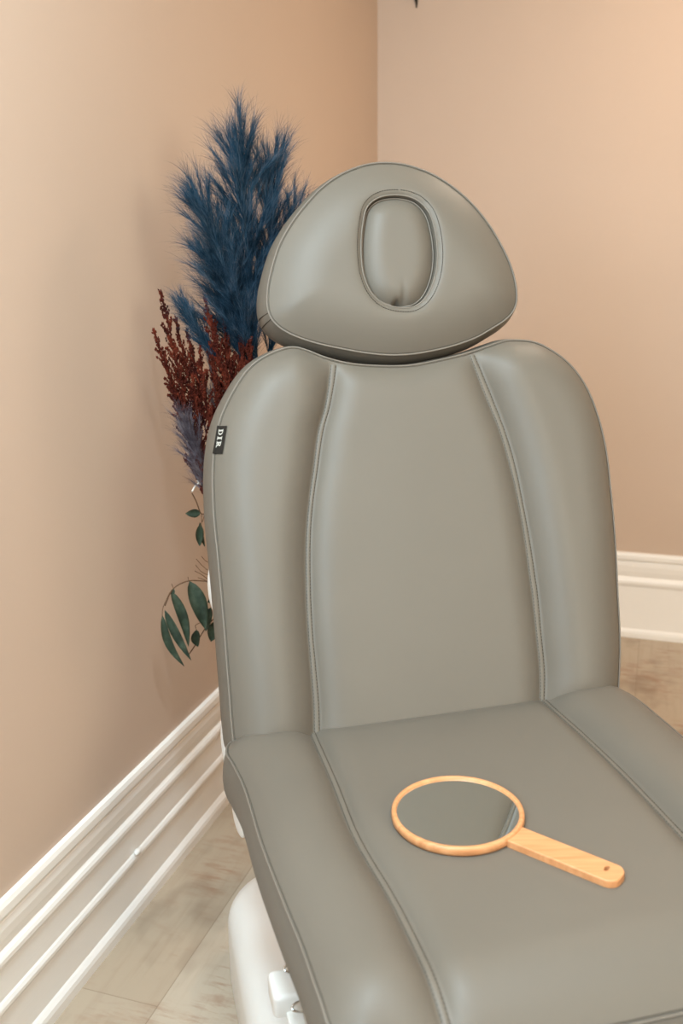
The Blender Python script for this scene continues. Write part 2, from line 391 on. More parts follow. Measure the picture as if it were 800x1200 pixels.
SL_i = np.array([[-.097, .57], [-.098, .548], [-.114, .482], [-.128, .444], [-.142, .386], [-.153, .338], [-.162, .284], [-.1685, .208], [-.171, .145], [-.171, .098], [-.171, .036], [-.174, -.01], [-.175, -.06]])
SR_i = np.array([[.112, .57], [.117, .55], [.136, .484], [.153, .429], [.164, .374], [.172, .315], [.176, .258], [.178, .197], [.179, .171], [.179, .111], [.178, .048], [.173, -.001], [.172, -.06]])
SR_o = np.array([[.120, .57], [.126, .55], [.147, .484], [.163, .428], [.174, .373], [.180, .315], [.185, .257], [.188, .197], [.189, .17], [.188, .11], [.187, .047], [.181, -.002], [.180, -.06]])
def xat(S, s): o = np.argsort(S[:, 1]); return np.interp(s, S[o, 1], S[o, 0])
S4 = [catmull(s, 6) for s in (SL_o, SL_i, SR_i, SR_o)]
def HB_(p):
    p = np.atleast_2d(p); x, s = p[:, 0], p[:, 1]; dO = dist(p, OB)
    a0, a1, a2, a3 = (xat(S, s) for S in S4)
    dl = np.clip(a0-x, 0, 1); dr = np.clip(x-a3, 0, 1); dm = np.clip(np.minimum(x-a1, a2-x), 0, 1)
    bol = .034*e_(dO, .070, 2.4)*(e_(dl, .065, 2.6)+e_(dr, .065, 2.6))
    mid = .017*e_(dm, .050, 2.8)*e_(dO, .045, 2.2)
    return bol+mid+.002*e_(dO, .02)
def trim_line(S, H, out, k=6):
    L = catmull(S, k); L = resample(L, .004, False); q = inside(L, out) & (dist(L, out) > .004); return L[q]
lines = [trim_line(s, HB_, OB) for s in (SL_o, SL_i, SR_i, SR_o)]
def beside(base, steps, Hf, out):           # extra mesh lines that follow a seam
    r = []
    for S, sg in base:
        for d in steps: q = S.copy(); q[:, 0] += sg*d; r.append(trim_line(q, Hf, out))
    return r
back = cushion('backrest', OB, HB_, fb, .085, chair, .011, lines=lines+beside(((SL_o, -1), (SL_i, 1), (SR_i, -1), (SR_o, 1)), (.004, .009, .015, .022), HB_, OB))
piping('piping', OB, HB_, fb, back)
def stitched(name, lines, Hf, frame, up, parent, which=None, m=M_thread):
    mb = Mb()
    for l in lines: dashes(mb, [frame(p[0], p[1], z+.0002) for p, z in zip(l, Hf(l))], up)
    return mb.obj(name, m, parent, False)
def welt(La, Lb, Hf, frame, up, parent, out):
    A_, B_ = trim_line(La, Hf, out, 8), trim_line(Lb, Hf, out, 8)
    s0, s1 = max(A_[:, 1].min(), B_[:, 1].min()), min(A_[:, 1].max(), B_[:, 1].max())
    ss = np.arange(s0-.002, s1+.003, .003); xa, xb = xat(A_, ss), xat(B_, ss); rows = []
    for t, h in ((0., -.0008), (.03, .0007), (.12, .0013), (.5, .0017), (.88, .0013), (.97, .0007), (1., -.0008)):
        q = np.stack([xa+(xb-xa)*t, ss], 1); z = Hf(q); rows.append([frame(p[0], p[1], zz+h) for p, zz in zip(q, z)])
    n, m = len(rows), len(ss); mb = Mb(); mb.add([rows[j][i] for j in range(n) for i in range(m)], [(j*m+i, (j+1)*m+i, (j+1)*m+i+1, j*m+i+1) for j in range(n-1) for i in range(m-1)])
    w_ = mb.obj('seam_welt', M_leather, parent); mb = Mb()
    for t in (.13, .87):
        q = np.stack([xa+(xb-xa)*t, ss], 1); dashes(mb, [frame(p[0], p[1], zz+.0014) for p, zz in zip(q, Hf(q))], up, .0052, .0033, .00042 if t > .5 else .0003)
    mb.obj('stitching', M_thread, parent, False)
S_OUT = None
welt(SL_o, SL_i, HB_, fb, vn, back, OB); welt(SR_i, SR_o, HB_, fb, vn, back, OB)
# woven tag sewn into the left edge, lettered D I R down its length
t0, t1 = np.array([-.2865, .4585]), np.array([-.2965, .4175])
td = (t1-t0)/np.linalg.norm(t1-t0); tw = np.array([-td[1], td[0]])
if tw[0] < 0: tw = -tw
TL = np.linalg.norm(t1-t0); TW = .0125
def tagpt(a_, w, o=0):
    q = t0+td*a_+tw*w; return fb(q[0], q[1], float(HB_(q)[0])+.0018+o)
nb_, na_ = 4, 10; V = []; Fc = []
for lay in (0, 1):
    for j in range(na_+1):
        for i in range(nb_+1):
            ww = -.001+(TW+.001)*i/nb_; aa = TL*j/na_
            V.append(tagpt(aa, ww, -.0005+.001*lay))
def gi(l, j, i): return l*(na_+1)*(nb_+1)+j*(nb_+1)+i
for j in range(na_):
    for i in range(nb_):
        Fc += [(gi(1, j, i), gi(1, j+1, i), gi(1, j+1, i+1), gi(1, j, i+1)), (gi(0, j, i), gi(0, j, i+1), gi(0, j+1, i+1), gi(0, j+1, i))]
for j in range(na_): Fc += [(gi(0, j, 0), gi(0, j+1, 0), gi(1, j+1, 0), gi(1, j, 0)), (gi(0, j, nb_), gi(1, j, nb_), gi(1, j+1, nb_), gi(0, j+1, nb_))]
for i in range(nb_): Fc += [(gi(0, 0, i), gi(1, 0, i), gi(1, 0, i+1), gi(0, 0, i+1)), (gi(0, na_, i), gi(0, na_, i+1), gi(1, na_, i+1), gi(1, na_, i))]
mt = Mb(); mt.add(V, Fc); ntag = len(mt.F)
# letters: x = along the tag, y = letter height; top of the letters to the tag's free edge
def serif(l):
    if l == 'I': return [[(0, 0), (.6, 0), (.6, .11), (0, .11)], [(0, .89), (.6, .89), (.6, 1), (0, 1)], [(.16, .11), (.44, .11), (.44, .89), (.16, .89)]]
    if l == 'D':
        P = [[(0, 0), (.45, 0), (.45, .12), (0, .12)], [(0, .88), (.45, .88), (.45, 1), (0, 1)], [(.12, .12), (.36, .12), (.36, .88), (.12, .88)]]
        for k in range(10):
            a0, a1 = R(-90+18*k), R(-90+18*(k+1)); q = lambda a_, r, s: (.43+r*math.cos(a_), .5+s*math.sin(a_))
            P.append([q(a0, .30, .38), q(a0, .55, .5), q(a1, .55, .5), q(a1, .30, .38)])
        return P
    P = [[(0, 0), (.50, 0), (.50, .12), (0, .12)], [(0, .88), (.40, .88), (.40, 1), (0, 1)], [(.12, .12), (.36, .12), (.36, .88), (.12, .88)],
         [(.36, .44), (.60, .50), (.95, .06), (.68, 0)], [(.68, 0), (1.02, 0), (1.02, .12), (.66, .12)]]
    for k in range(8):
        a0, a1 = R(-90+22.5*k), R(-90+22.5*(k+1)); q = lambda a_, r, s: (.38+r*math.cos(a_), .72+s*math.sin(a_))
        P.append([q(a0, .20, .16), q(a0, .44, .28), q(a1, .44, .28), q(a1, .20, .16)])
    return P
LH = .0062
pos = .0050
for l, w in (('D', .98), ('I', .60), ('R', 1.0)):
    for poly in serif(l):
        n = len(poly); V = []
        for o in (.0006, .0010):
            V += [tagpt(pos+px*.0092, .0022+py*LH, o) for px, py in poly]
        mt.add(V, [tuple(range(n, 2*n))]+[(i, (i+1) % n, n+(i+1) % n, n+i) for i in range(n)])
    pos += w*.0092+.0019
to = mt.obj('brand_tag', [M_tag, M_letter], back, False)
for i, p in enumerate(to.data.polygons): p.material_index = 0 if i < ntag else 1
to['label'] = 'dark brown woven tag with three pale letters'

# seat
o_s = [(-.280, .014), (-.303, .006), (-.3125, -.022), (-.3085, -.055), (-.302, -.11), (-.300, -.155), (-.2985, -.25), (-.292, -.36), (-.286, -.44), (-.283, -.51), (-.279, -.548), (-.268, -.572), (-.24, -.581),
       (-.1, -.583), (.1, -.583), (.24, -.581), (.275, -.572), (.291, -.55), (.297, -.51), (.304, -.44), (.312, -.33), (.318, -.2), (.3195, -.09), (.319, -.04), (.312, -.004), (.29, .012), (.1, .016), (-.1, .016)]
OS = resample(catmull(o_s, 8, True), .006)
TLo = np.array([[-.189, .04], [-.189, -.03], [-.189, -.147], [-.191, -.277], [-.181, -.406], [-.178, -.55], [-.178, -.62]])
TLi = np.array([[-.180, .04], [-.180, -.03], [-.180, -.147], [-.182, -.277], [-.172, -.406], [-.169, -.55], [-.169, -.62]])
TRi = np.array([[.176, .04], [.177, -.02], [.182, -.119], [.184, -.228], [.181, -.363], [.176, -.48], [.172, -.62]])
TRo = np.array([[.184, .04], [.185, -.02], [.190, -.119], [.192, -.228], [.189, -.363], [.184, -.48], [.180, -.62]])
T4 = [catmull(s, 6) for s in (TLo, TLi, TRi, TRo)]
def HS_(p):
    p = np.atleast_2d(p); x, s = p[:, 0], p[:, 1]; dO = dist(p, OS)
    a0, a1, a2, a3 = (xat(S, s) for S in T4)
    dl = np.clip(a0-x, 0, 1); dr = np.clip(x-a3, 0, 1); dm = np.clip(np.minimum(x-a1, a2-x), 0, 1)
    bol = .024*e_(dO, .06, 2.2)*(e_(dl, .055, 2.8)+e_(dr, .055, 2.8))
    mid = .012*e_(dm, .035, 2.8)*e_(dO, .06, 2.2)
    return bol+mid+.002*e_(dO, .02)-5.*np.clip(-.50-s, 0, 1)**2
slines = [trim_line(s, HS_, OS) for s in (TLo, TLi, TRi, TRo)]
seat = cushion('seat', OS, HS_, fs, .078, chair, .008, lines=slines+beside(((TLo, -1), (TLi, 1), (TRi, -1), (TRo, 1)), (.004, .009, .015, .022), HS_, OS))
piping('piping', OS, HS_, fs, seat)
welt(TLo, TLi, HS_, fs, vsn, seat, OS); welt(TRi, TRo, HS_, fs, vsn, seat, OS)
# leg rest in front of the seat
o_l = [(-.268, -.592), (-.285, -.605), (-.288, -.64), (-.286, -.8), (-.27, -1.05), (-.24, -1.12), (-.18, -1.15), (.18, -1.15), (.25, -1.12), (.28, -1.05), (.298, -.8), (.30, -.64), (.296, -.605), (.275, -.592), (.1, -.589), (-.1, -.589)]
OL = resample(catmull(o_l, 8, True), .008)
def HL_(p):
    p = np.atleast_2d(p); dO = dist(p, OL); x = p[:, 0]
    dl = np.clip(-.175-x, 0, 1); dr = np.clip(x-.18, 0, 1); dm = np.clip(np.minimum(x+.167, .172-x), 0, 1)
    return .020*e_(dO, .06)*(e_(dl, .06, 2.)+e_(dr, .06, 2.))+.012*e_(dm, .05)*e_(dO, .05)+.001-5.*.08**2
leg = cushion('leg_rest', OL, HL_, fs, .075, chair, .008)
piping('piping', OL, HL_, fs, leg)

# headrest
o_h = [(-.186, .068), (-.1895, .080), (-.190, .093), (-.187, .116), (-.178, .146), (-.165, .178), (-.146, .208), (-.123, .236), (-.092, .266), (-.063, .285), (-.032, .298), (-.004, .304), (.03, .304), (.051, .300), (.085, .288),
       (.119, .267), (.148, .241), (.173, .209), (.192, .175), (.206, .140), (.212, .109), (.211, .085), (.204, .069), (.190, .056), (.165, .042), (.136, .028), (.099, .017), (.063, .010), (.028, .006), (-.006, .006),
       (-.04, .010), (-.08, .018), (-.126, .030), (-.158, .043), (-.176, .055)][::-1]
OH = resample(catmull(o_h, 8, True), .005)
if (OH[:, 0]*np.roll(OH[:, 1], -1)-np.roll(OH[:, 0], -1)*OH[:, 1]).sum() < 0: OH = OH[::-1].copy()
OB_area = (OB[:, 0]*np.roll(OB[:, 1], -1)-np.roll(OB[:, 0], -1)*OB[:, 1]).sum()
ovo = [(.022, .255), (-.013, .250), (-.035, .233), (-.047, .198), (-.052, .155), (-.050, .122), (-.039, .093), (-.020, .075), (.008, .067), (.034, .068), (.056, .082), (.074, .112), (.083, .150), (.082, .193), (.073, .226), (.053, .247)]
ovi = [(.021, .243), (-.003, .240), (-.026, .225), (-.038, .194), (-.0435, .154), (-.042, .122), (-.032, .096), (-.013, .078), (.009, .072), (.035, .076), (.055, .093), (.068, .120), (.074, .153), (.072, .193), (.061, .220), (.043, .238)]
OV = resample(catmull(ovo, 10, True), .004); IV = resample(catmull(ovi, 10, True), .004)
def inset(L, d): return L-outn(L)*d
def ccw(L): return L if (L[:, 0]*np.roll(L[:, 1], -1)-np.roll(L[:, 0], -1)*L[:, 1]).sum() > 0 else L[::-1].copy()
OV, IV = ccw(OV), ccw(IV)
HOLE = resample(inset(OV, .0068), .004)
def HH_(p):
    p = np.atleast_2d(p); dO = dist(p, OH); dh = dist(p, HOLE)
    return .031*e_(dO, .085, 2.0)-.004*(1-np.clip(dh/.02, 0, 1))**2-.0035*(1-np.clip(dh/.006, 0, 1))**2
head = cushion('headrest', OH, HH_, fh, .078, chair, .010, hole=HOLE, step=.006, lines=(), hole_depth=.045)
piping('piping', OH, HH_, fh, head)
mb = Mb(); L = np.vstack([OV, OV[:1]]); dashes(mb, [fh(p[0], p[1], z+.0002) for p, z in zip(L, HH_(L))], vnh, .0045, .003); mb.obj('stitching', M_thread, head, False)
piping('hole_trim', HOLE, HH_, fh, head, .0014, .0, .0, False)
# padded plug that fills the face opening
PV = resample(inset(HOLE, .0046), .003)
def HP_(p):
    p = np.atleast_2d(p); dO = dist(p, PV)
    cr = -.0055*np.exp(-((p[:, 0]-.0175)/.0045)**2)*np.clip(1-(p[:, 1]-.074)/.045, 0, 1)**1.3*(p[:, 1] < .12)
    dn = -.022*np.exp(-(((p[:, 0]-.0075)/.0048)**2+((p[:, 1]-.0775)/.0065)**2))
    return .013+.016*e_(dO, .035, 2.4)+cr+dn
plug = cushion('face_hole_plug', PV, HP_, fh, .05, head, .0008, step=.0024)
piping('plug_piping', PV, lambda p: HP_(p)+.0012, fh, head, .0012, .0, .0006, False)
plug['label'] = 'oval padded plug pushed into the face opening'
# side seam of the headrest's left corner
mb = Mb()
for dx in (0, .012):
    k = np.argmin(np.linalg.norm(OH-np.array([-.184, .066+dx]), axis=1)); p = OH[k]; nn = outn(OH)[k]
    tube(mb, [fh(*(p+nn*(.010*math.sin(math.pi*t)+.0004)), -.076*t) for t in np.linspace(0.01, .93, 12)], .0007, 6)
mb.obj('corner_seam', M_thread, head)
# bracket between head and back
for x in (-.05, .065):
    mb = Mb(); tube(mb, [fb(x, .49, -.055), fb(x, .535, -.055), fb(x, .585, -.058), fh(x, .06, -.06)], .007, 10); mb.obj('headrest_rod', M_dark, chair)
for x in (-.022, .004, .02):
    mb = Mb(); tube(mb, [fb(x, .533, -.02), fb(x+.008, .545, -.02)], .0025, 8); mb.obj('headrest_clip', M_dark, chair)

# white frame, hinges, lifting column, base
rbox('backrest_frame', -.275, .30, .02, .50, -.125, -.082, .10, M_white, chair, frame=lambda x, s, o: fb(x, s, o), top_r=.004, bot_r=.02)
rbox('seat_frame', -.262, .285, -.54, -.03, -.118, -.079, .05, M_white, chair, frame=lambda x, s, o: fs(x, s, o), top_r=.004, bot_r=.012)
rbox('leg_rest_frame', -.24, .25, -1.08, -.62, -.13, -.108, .05, M_white, chair, frame=lambda x, s, o: fs(x, s, o), top_r=.004, bot_r=.012)
for sg, xx in ((-1, -.300), (1, .318)):
    ellipsoid('armrest_mount', fb(xx, .222, -.098), vb*.0115, vax*.040, vn*.026, M_white, chair)
    ellipsoid('hinge_cover', fb(xx+.001*sg, -.015, -.098), vb*.0085, vax*.040, vn*.030, M_white, chair)
    ellipsoid('pivot_cover', fc(xx-.001*sg, -.03, .505), vb*.0090, va*.050, vz*.030, M_white, chair)
rbox('base_cover', -.300, .300, -.95, .34, 0.004, .165, .12, M_white, chair, top_r=.05, bot_r=.01, inset=.0)
rbox('lifting_column', -.14, .14, -.42, .10, .16, .505, .06, M_white, chair, top_r=.01, bot_r=.004)
# fastening hardware under the left edge of the seat
rbox('strap_block', -.297, -.245, -.300, -.250, .385, .415, .008, M_white, chair, top_r=.006, bot_r=.003)
rbox('strap', -.282, -.262, -.42, -.255, .385, .393, .006, M_white, chair, top_r=.002, bot_r=.001)
for yy, zz in ((-.262, .422), (-.312, .408)):
    mb = Mb(); c = fc(-.264, yy, zz); tube(mb, [c+vb*.013*math.cos(t)+(va*.6+vz*.4)*.008*math.sin(t) for t in np.linspace(0, 2*math.pi, 24, endpoint=False)], .0018, 8, True)
    mb.obj('chrome_ring', M_chrome, chair)
rbox('pedal_housing', -.305, -.245, -.42, -.262, .165, .255, .028, M_cream, chair, top_r=.03, bot_r=.005)

# ------------------------------------------------------------------ hand mirror on the seat
mc = (-.0630, -.2835); ml = empty('hand_mirror', fs(mc[0], mc[1], .012), 'round hand mirror with pale orange wooden rim and handle lying on the grey seat', 'mirror')
MZ = .0145; du = np.array([.6, -.8]); dv = np.array([.8, .6])
def fm(a_, b_, z): p = np.array(mc)+du*a_+dv*b_; return fs(p[0], p[1], MZ+z)
Ro, Ri, HT, n = .0800, .0735, .0115, 96
prof = [(Ri, .006), (Ri, HT-.0015), (Ri+.0012, HT), (Ro-.0025, HT), (Ro-.0006, HT-.0012), (Ro, HT-.004), (Ro, .003), (Ro-.002, .0), (Ri, .0)]
V = []; m_ = len(prof)
for k in range(n):
    t = 2*math.pi*k/n; V += [fm(r*math.cos(t), r*math.sin(t), z) for r, z in prof]
ring = mesh('frame', V, [(k*m_+j, ((k+1) % n)*m_+j, ((k+1) % n)*m_+(j+1) % m_, k*m_+(j+1) % m_) for k in range(n) for j in range(m_)], M_bamboo, ml)
for p in ring.data.polygons: p.use_smooth = True
V = [fm((Ri+.0005)*math.cos(2*math.pi*k/n), (Ri+.0005)*math.sin(2*math.pi*k/n), z) for z in (.004, .0085) for k in range(n)]
mesh('mirror_glass', V, [tuple(range(n))[::-1], tuple(range(n, 2*n))]+[(k, (k+1) % n, n+(k+1) % n, n+k) for k in range(n)], M_glass, ml, False)
# handle: starts against the ring, rounded end, slot hole
hw, h0_, h1_ = .0172, .0785, .2090; off = .0015; hl = []
for k in range(11): t = R(-20+40*k/10); hl.append((.0792*math.cos(t*(hw/.0792)/R(20)), -hw+2*hw*k/10+off))
hl = [(math.sqrt(.0792**2-(y)**2), y) for x, y in hl]
rr = .0135
for cx, cy, a0 in ((h1_-rr, hw-rr, 90), (h1_-rr, -hw+rr, 0)):
    for k in range(9): t = R(a0-90*k/8); hl.append((cx+rr*math.cos(t), cy+off+rr*math.sin(t)))
hl = ccw(np.array(hl)); hole = np.array([(.190+.0045*math.cos(2*math.pi*k/16)*.62, .0045+.0052*math.sin(2*math.pi*k/16)) for k in range(16)])
v, _, fcs, *_r = delaunay_2d_cdt([Vector(p) for p in list(hl)+list(hole)], [(i, (i+1) % len(hl)) for i in range(len(hl))]+[(len(hl)+i, len(hl)+(i+1) % 16) for i in range(16)], [], 0, 1e-7)
v = np.array([(p[0], p[1]) for p in v]); fcs = np.array([f for f in fcs if len(f) == 3]); cen = v[fcs].mean(1); fcs = fcs[inside(cen, hl) & ~inside(cen, hole)]
a_ = v[fcs]; cr = (a_[:, 1, 0]-a_[:, 0, 0])*(a_[:, 2, 1]-a_[:, 0, 1])-(a_[:, 1, 1]-a_[:, 0, 1])*(a_[:, 2, 0]-a_[:, 0, 0]); fcs[cr < 0] = fcs[cr < 0][:, ::-1]
mb = Mb(); nh = outn(hl); HH = .0088; be = .0012
def shrink(p):                 # top face pulled in a little so that the edge is eased
    k = int(np.argmin(np.linalg.norm(hl-p, axis=1))); return p-nh[k]*be if np.linalg.norm(hl[k]-p) < 1e-6 else p
mb.add([fm(*shrink(p), HH) for p in v], fcs); mb.add([fm(*p, 0) for p in v], fcs[:, ::-1])
N = len(hl); V = []
for d_, z in ((be, HH), (.0003, HH-.0006), (0, HH-.0016), (0, 0)): V += [fm(*(p-q*d_), z) for p, q in zip(hl, nh)]
mb.add(V, [(j*N+i, (j+1)*N+i, (j+1)*N+(i+1) % N, j*N+(i+1) % N) for j in range(3) for i in range(N)])
V = [fm(*p, z) for z in (HH, 0) for p in hole]; mb.add(V, [(i, (i+1) % 16, 16+(i+1) % 16, 16+i) for i in range(16)])
mb.obj('handle', M_bamboo, ml, False)

# ------------------------------------------------------------------ dried arrangement behind the chair
VC = np.array([-.055, 1.79, 0.]); VT = .585
vs = empty('floor_vase', VC, 'tall pale stoneware vase on the floor behind the chair', 'vase')
pr = [(0, 0), (.050, 0), (.054, .01), (.060, .12), (.066, .28), (.060, .42), (.042, .52), (.036, .56), (.040, .585), (.036, .585), (.031, .56), (.036, .52), (.054, .42), (.058, .28), (.050, .05), (0, .04)]
V = []; n = 48; m_ = len(pr)
for k in range(n): V += [VC+np.array([r*math.cos(2*math.pi*k/n), r*math.sin(2*math.pi*k/n), z]) for r, z in pr]
mesh('vase_body', V, [(k*m_+j, ((k+1) % n)*m_+j, ((k+1) % n)*m_+j+1, k*m_+j+1) for k in range(n) for j in range(m_-1)], M_vase, vs)
def unit(x): return x/(np.linalg.norm(x)+1e-12)
def rv(): return unit(np.array([rnd.gauss(0, 1) for _ in range(3)]))
def bez(p0, p1, p2, p3, n): return np.array([(1-t)**3*p0+3*(1-t)**2*t*p1+3*(1-t)*t*t*p2+t**3*p3 for t in np.linspace(0, 1, n)])
def hair(mb, P, r):
    n = len(P); T = np.gradient(P, axis=0); u = unit(np.cross(T[0], rv())); V = []
    for i in range(n-1):
        t = unit(T[i]); u = unit(u-t*(u@t)); w = np.cross(t, u); ri = r*(1-.75*i/(n-1))
        V += [P[i]+ri*(math.cos(a_)*u+math.sin(a_)*w) for a_ in (0, 2.094, 4.189)]
    V.append(P[-1]); Fc = []
    for i in range(n-2):
        for k in range(3): Fc.append((i*3+k, i*3+(k+1) % 3, (i+1)*3+(k+1) % 3, (i+1)*3+k))
    b0 = (n-2)*3; Fc += [(b0+k, b0+(k+1) % 3, b0+3) for k in range(3)]
    mb.add(V, Fc)
def stem_to_vase(p, d, k):
    a_ = k*2.4; q = VC+np.array([.018*math.cos(a_), .018*math.sin(a_), VT-.03]); f = VC+np.array([-.02*math.cos(a_), -.02*math.sin(a_), .06])
    return np.vstack([bez(f, f+(q-f)*.5, q-(q-f)*.1, q, 6)[:-1], bez(q, q+vz*.10, p-d*.10, p, 14)])
NST = [0]
NR = np.random.default_rng(11)
def hairs(mb, p, d, h, ln, sp, r):       # many fine tapering hairs at once
    N = len(p); w = np.cross(d, h); c1 = p+(d+h*(sp*.45)[:, None])*(ln*.4)[:, None]; c2 = p+(d+h*(sp*.85)[:, None])*(ln*.75)[:, None]-vz*.001; c3 = p+(d+h*(sp*1.15)[:, None])*ln[:, None]-vz*.004
    V = []
    for c, k in ((p, 1.), (c1, .8), (c2, .5)):
        for a_ in (0, 2.094, 4.189): V.append(c+(h*math.cos(a_)+w*math.sin(a_))*(r*k)[:, None])
    V.append(c3); V = np.stack(V, 1).reshape(-1, 3)
    f = np.array([(i*3+k, i*3+(k+1) % 3, (i+1)*3+(k+1) % 3, (i+1)*3+k) for i in range(2) for k in range(3)]+[(6+k, 6+(k+1) % 3, 9, 9) for k in range(3)])
    Fc = (f[None]+(np.arange(N)*10)[:, None, None]).reshape(-1, 4); k0 = len(mb.V)
    mb.V += [tuple(v) for v in V.tolist()]
    for q in (Fc+k0).tolist(): mb.F.append(tuple(q) if q[2] != q[3] else tuple(q[:3]))
def pampas(name, base, tip, bend, width, nb, nh_, label, group, m1, m2, hl_=.054, root_w=.75, droop=.0, tipw=.6):
    NST[0] += 1; L = np.linalg.norm(tip-base); d0 = unit(tip-base); ax_ = bez(base, base+d0*L*.33-bend*.5, base+d0*L*.7+bend*.2, tip, 24)
    root = empty(name, VC+vz*VT, label, 'dried plant', group)
    mb = Mb(); tube(mb, stem_to_vase(base, unit(ax_[1]-ax_[0]), NST[0]), .0018, 6); tube(mb, ax_, np.linspace(.0017, .0004, 24), 6); mb.obj('stem', M_stem if m1 is M_mauve else m1, root)
    A, B = Mb(), Mb()
    for i in range(nb):
        t = (i+rnd.random())/nb*.95; k = t*23; k0 = int(k); o = ax_[k0]+(ax_[min(k0+1, 23)]-ax_[k0])*(k-k0); tn = unit(ax_[min(k0+1, 23)]-ax_[k0])
        s = unit(np.cross(tn, rv())); wd = width*(root_w+(1-root_w)*math.sin(math.pi*min(t*1.25, 1))**.8)*(1-(1-tipw)*t**3)
        sp = wd*rnd.uniform(.25, 1.1); ln = rnd.uniform(.09, .15)*(1-.35*t)*(L/.42)**.5
        e = o+tn*ln+s*sp+vz*(-droop*ln); br = bez(o, o+tn*ln*.30+s*sp*.16, o+tn*ln*.68+s*sp*.62, e, 10)
        hair(A, br, .0007)
        q = NR.uniform(.1, 8.99, nh_)**1.0; q0 = q.astype(int); p = br[q0]+(br[q0+1]-br[q0])*(q-q0)[:, None]; d = br[q0+1]-br[q0]; d /= np.linalg.norm(d, axis=1)[:, None]
        h = np.cross(d, NR.normal(size=(nh_, 3))); h /= np.linalg.norm(h, axis=1)[:, None]
        ln2 = hl_*NR.uniform(.45, 1.2, nh_); sp2 = NR.uniform(.06, .55, nh_); r2 = NR.uniform(.00018, .00034, nh_); sel = NR.random(nh_) < .15+.40*(q/9)*(sp/width)
        hairs(A, p[~sel], d[~sel], h[~sel], ln2[~sel], sp2[~sel], r2[~sel])
        if sel.any(): hairs(B, p[sel], d[sel], h[sel], ln2[sel]*1.1, sp2[sel], r2[sel]*.85)
    A.obj('plume', m1, root, False); B.obj('outer_hairs', m2, root, False)
    return root
GB = 'blue plumes standing behind the chair'
Y = 1.75
pampas('pampas_plume', at(302, 425, 1.76), at(283, 182, 1.74), np.array([.012, 0, 0]), .066, 105, 110, 'tallest blue feathery plume, rising furthest up the wall', GB, M_blue, M_bluehair, tipw=1.0)
pampas('pampas_plume', at(314, 420, 1.80), at(317, 206, 1.79), np.array([-.02, .01, 0]), .050, 80, 100, 'blue feathery plume just right of the tallest one, tip leaning right', GB, M_blue, M_bluehair)
pampas('pampas_plume', at(298, 415, 1.72), at(242, 250, 1.70), np.array([.022, 0, -.01]), .048, 80, 100, 'blue feathery plume fanning out left below the tallest tip', GB, M_blue, M_bluehair)
pampas('pampas_plume', at(314, 425, 1.80), at(343, 256, 1.80), np.array([-.02, 0, -.01]), .034, 50, 80, 'small blue plume whose tip touches the left side of the headrest', GB, M_blue, M_bluehair, .044)
pampas('pampas_plume', at(272, 445, 1.72), at(222, 372, 1.70), np.array([.012, 0, -.01]), .022, 36, 70, 'short blue plume between the two rust-red clusters, lowest of the blue ones', GB, M_blue, M_bluehair, .036)
pampas('pampas_plume', at(300, 450, 1.75), at(258, 318, 1.72), np.array([.015, 0, -.01]), .054, 90, 115, 'dense dark blue plume low in front, beside the backrest shoulder', GB, M_blue, M_bluehair)
pampas('mauve_plume', at(256, 600, 1.70), at(222, 505, 1.68), np.array([.006, 0, 0]), .026, 44, 70, 'greyish mauve feathery plume below the rust-red cluster', None, M_mauve, M_mauve, .034, droop=.1)
pampas('mauve_plume', at(260, 560, 1.74), at(250, 440, 1.74), np.array([.004, 0, 0]), .022, 36, 60, 'greyish mauve plume hidden among the rust-red spikes against the backrest', None, M_mauve, M_mauve, .030)
def spike(mb, base, tip, rad, n, bend):
    L = np.linalg.norm(tip-base); d0 = unit(tip-base); ax_ = bez(base, base+d0*L*.33+bend, base+d0*L*.7+bend*.6, tip, 16)
    tube(mb, ax_, np.linspace(.0016, .0006, 16), 5)
    nbr = int(L/.0029)
    for i in range(nbr):
        t = (i+rnd.random())/nbr; k = t*14.99; k0 = int(k); o = ax_[k0]+(ax_[k0+1]-ax_[k0])*(k-k0); tn = unit(ax_[k0+1]-ax_[k0])
        s = unit(np.cross(tn, rv())); r = rad*(1-t**1.5)*rnd.uniform(.35, 1.3)+.0016; e = o+tn*(r*1.7+.004)+s*r
        m = max(4, int(n*(r/rad)))
        for j in range(m):
            q = (j+rnd.random())/m; p = o+(e-o)*q+rv()*.0013; z = unit(tn+rv()*.6); x = unit(np.cross(z, rv())); y = np.cross(z, x); a_ = rnd.uniform(.0021, .0040); b_ = a_*rnd.uniform(.45, .7)
            mb.add([p+z*a_, p-z*a_, p+x*b_, p+y*b_, p-x*b_, p-y*b_], [(0, 2, 3), (0, 3, 4), (0, 4, 5), (0, 5, 2), (1, 3, 2), (1, 4, 3), (1, 5, 4), (1, 2, 5)])
def rust(label, base, tips, y):
    NST[0] += 1; root = empty('rust_plume', VC+vz*VT, label, 'dried plant', 'rust-red spiky plumes behind the chair')
    b_ = at(*base, y); mb = Mb(); tube(mb, stem_to_vase(b_, vz*.8+np.array([-.3, 0, 0]), NST[0]), .002, 6); mb.obj('stem', M_stem, root)
    mb = Mb()
    for (bu, bv), (tu, tv), rd in tips:
        p = at(bu, bv, y+rnd.uniform(-.015, .015)); q = at(tu, tv, y+rnd.uniform(-.03, .03)); tube(mb, bez(b_, b_+(p-b_)*.3+vz*.02, p-(q-p)*.2, p, 8), .0012, 5)
        spike(mb, p, q, rd, 19, np.array([rnd.uniform(-.004, .004), 0, 0]))
    mb.obj('seed_spikes', M_rust, root, False)
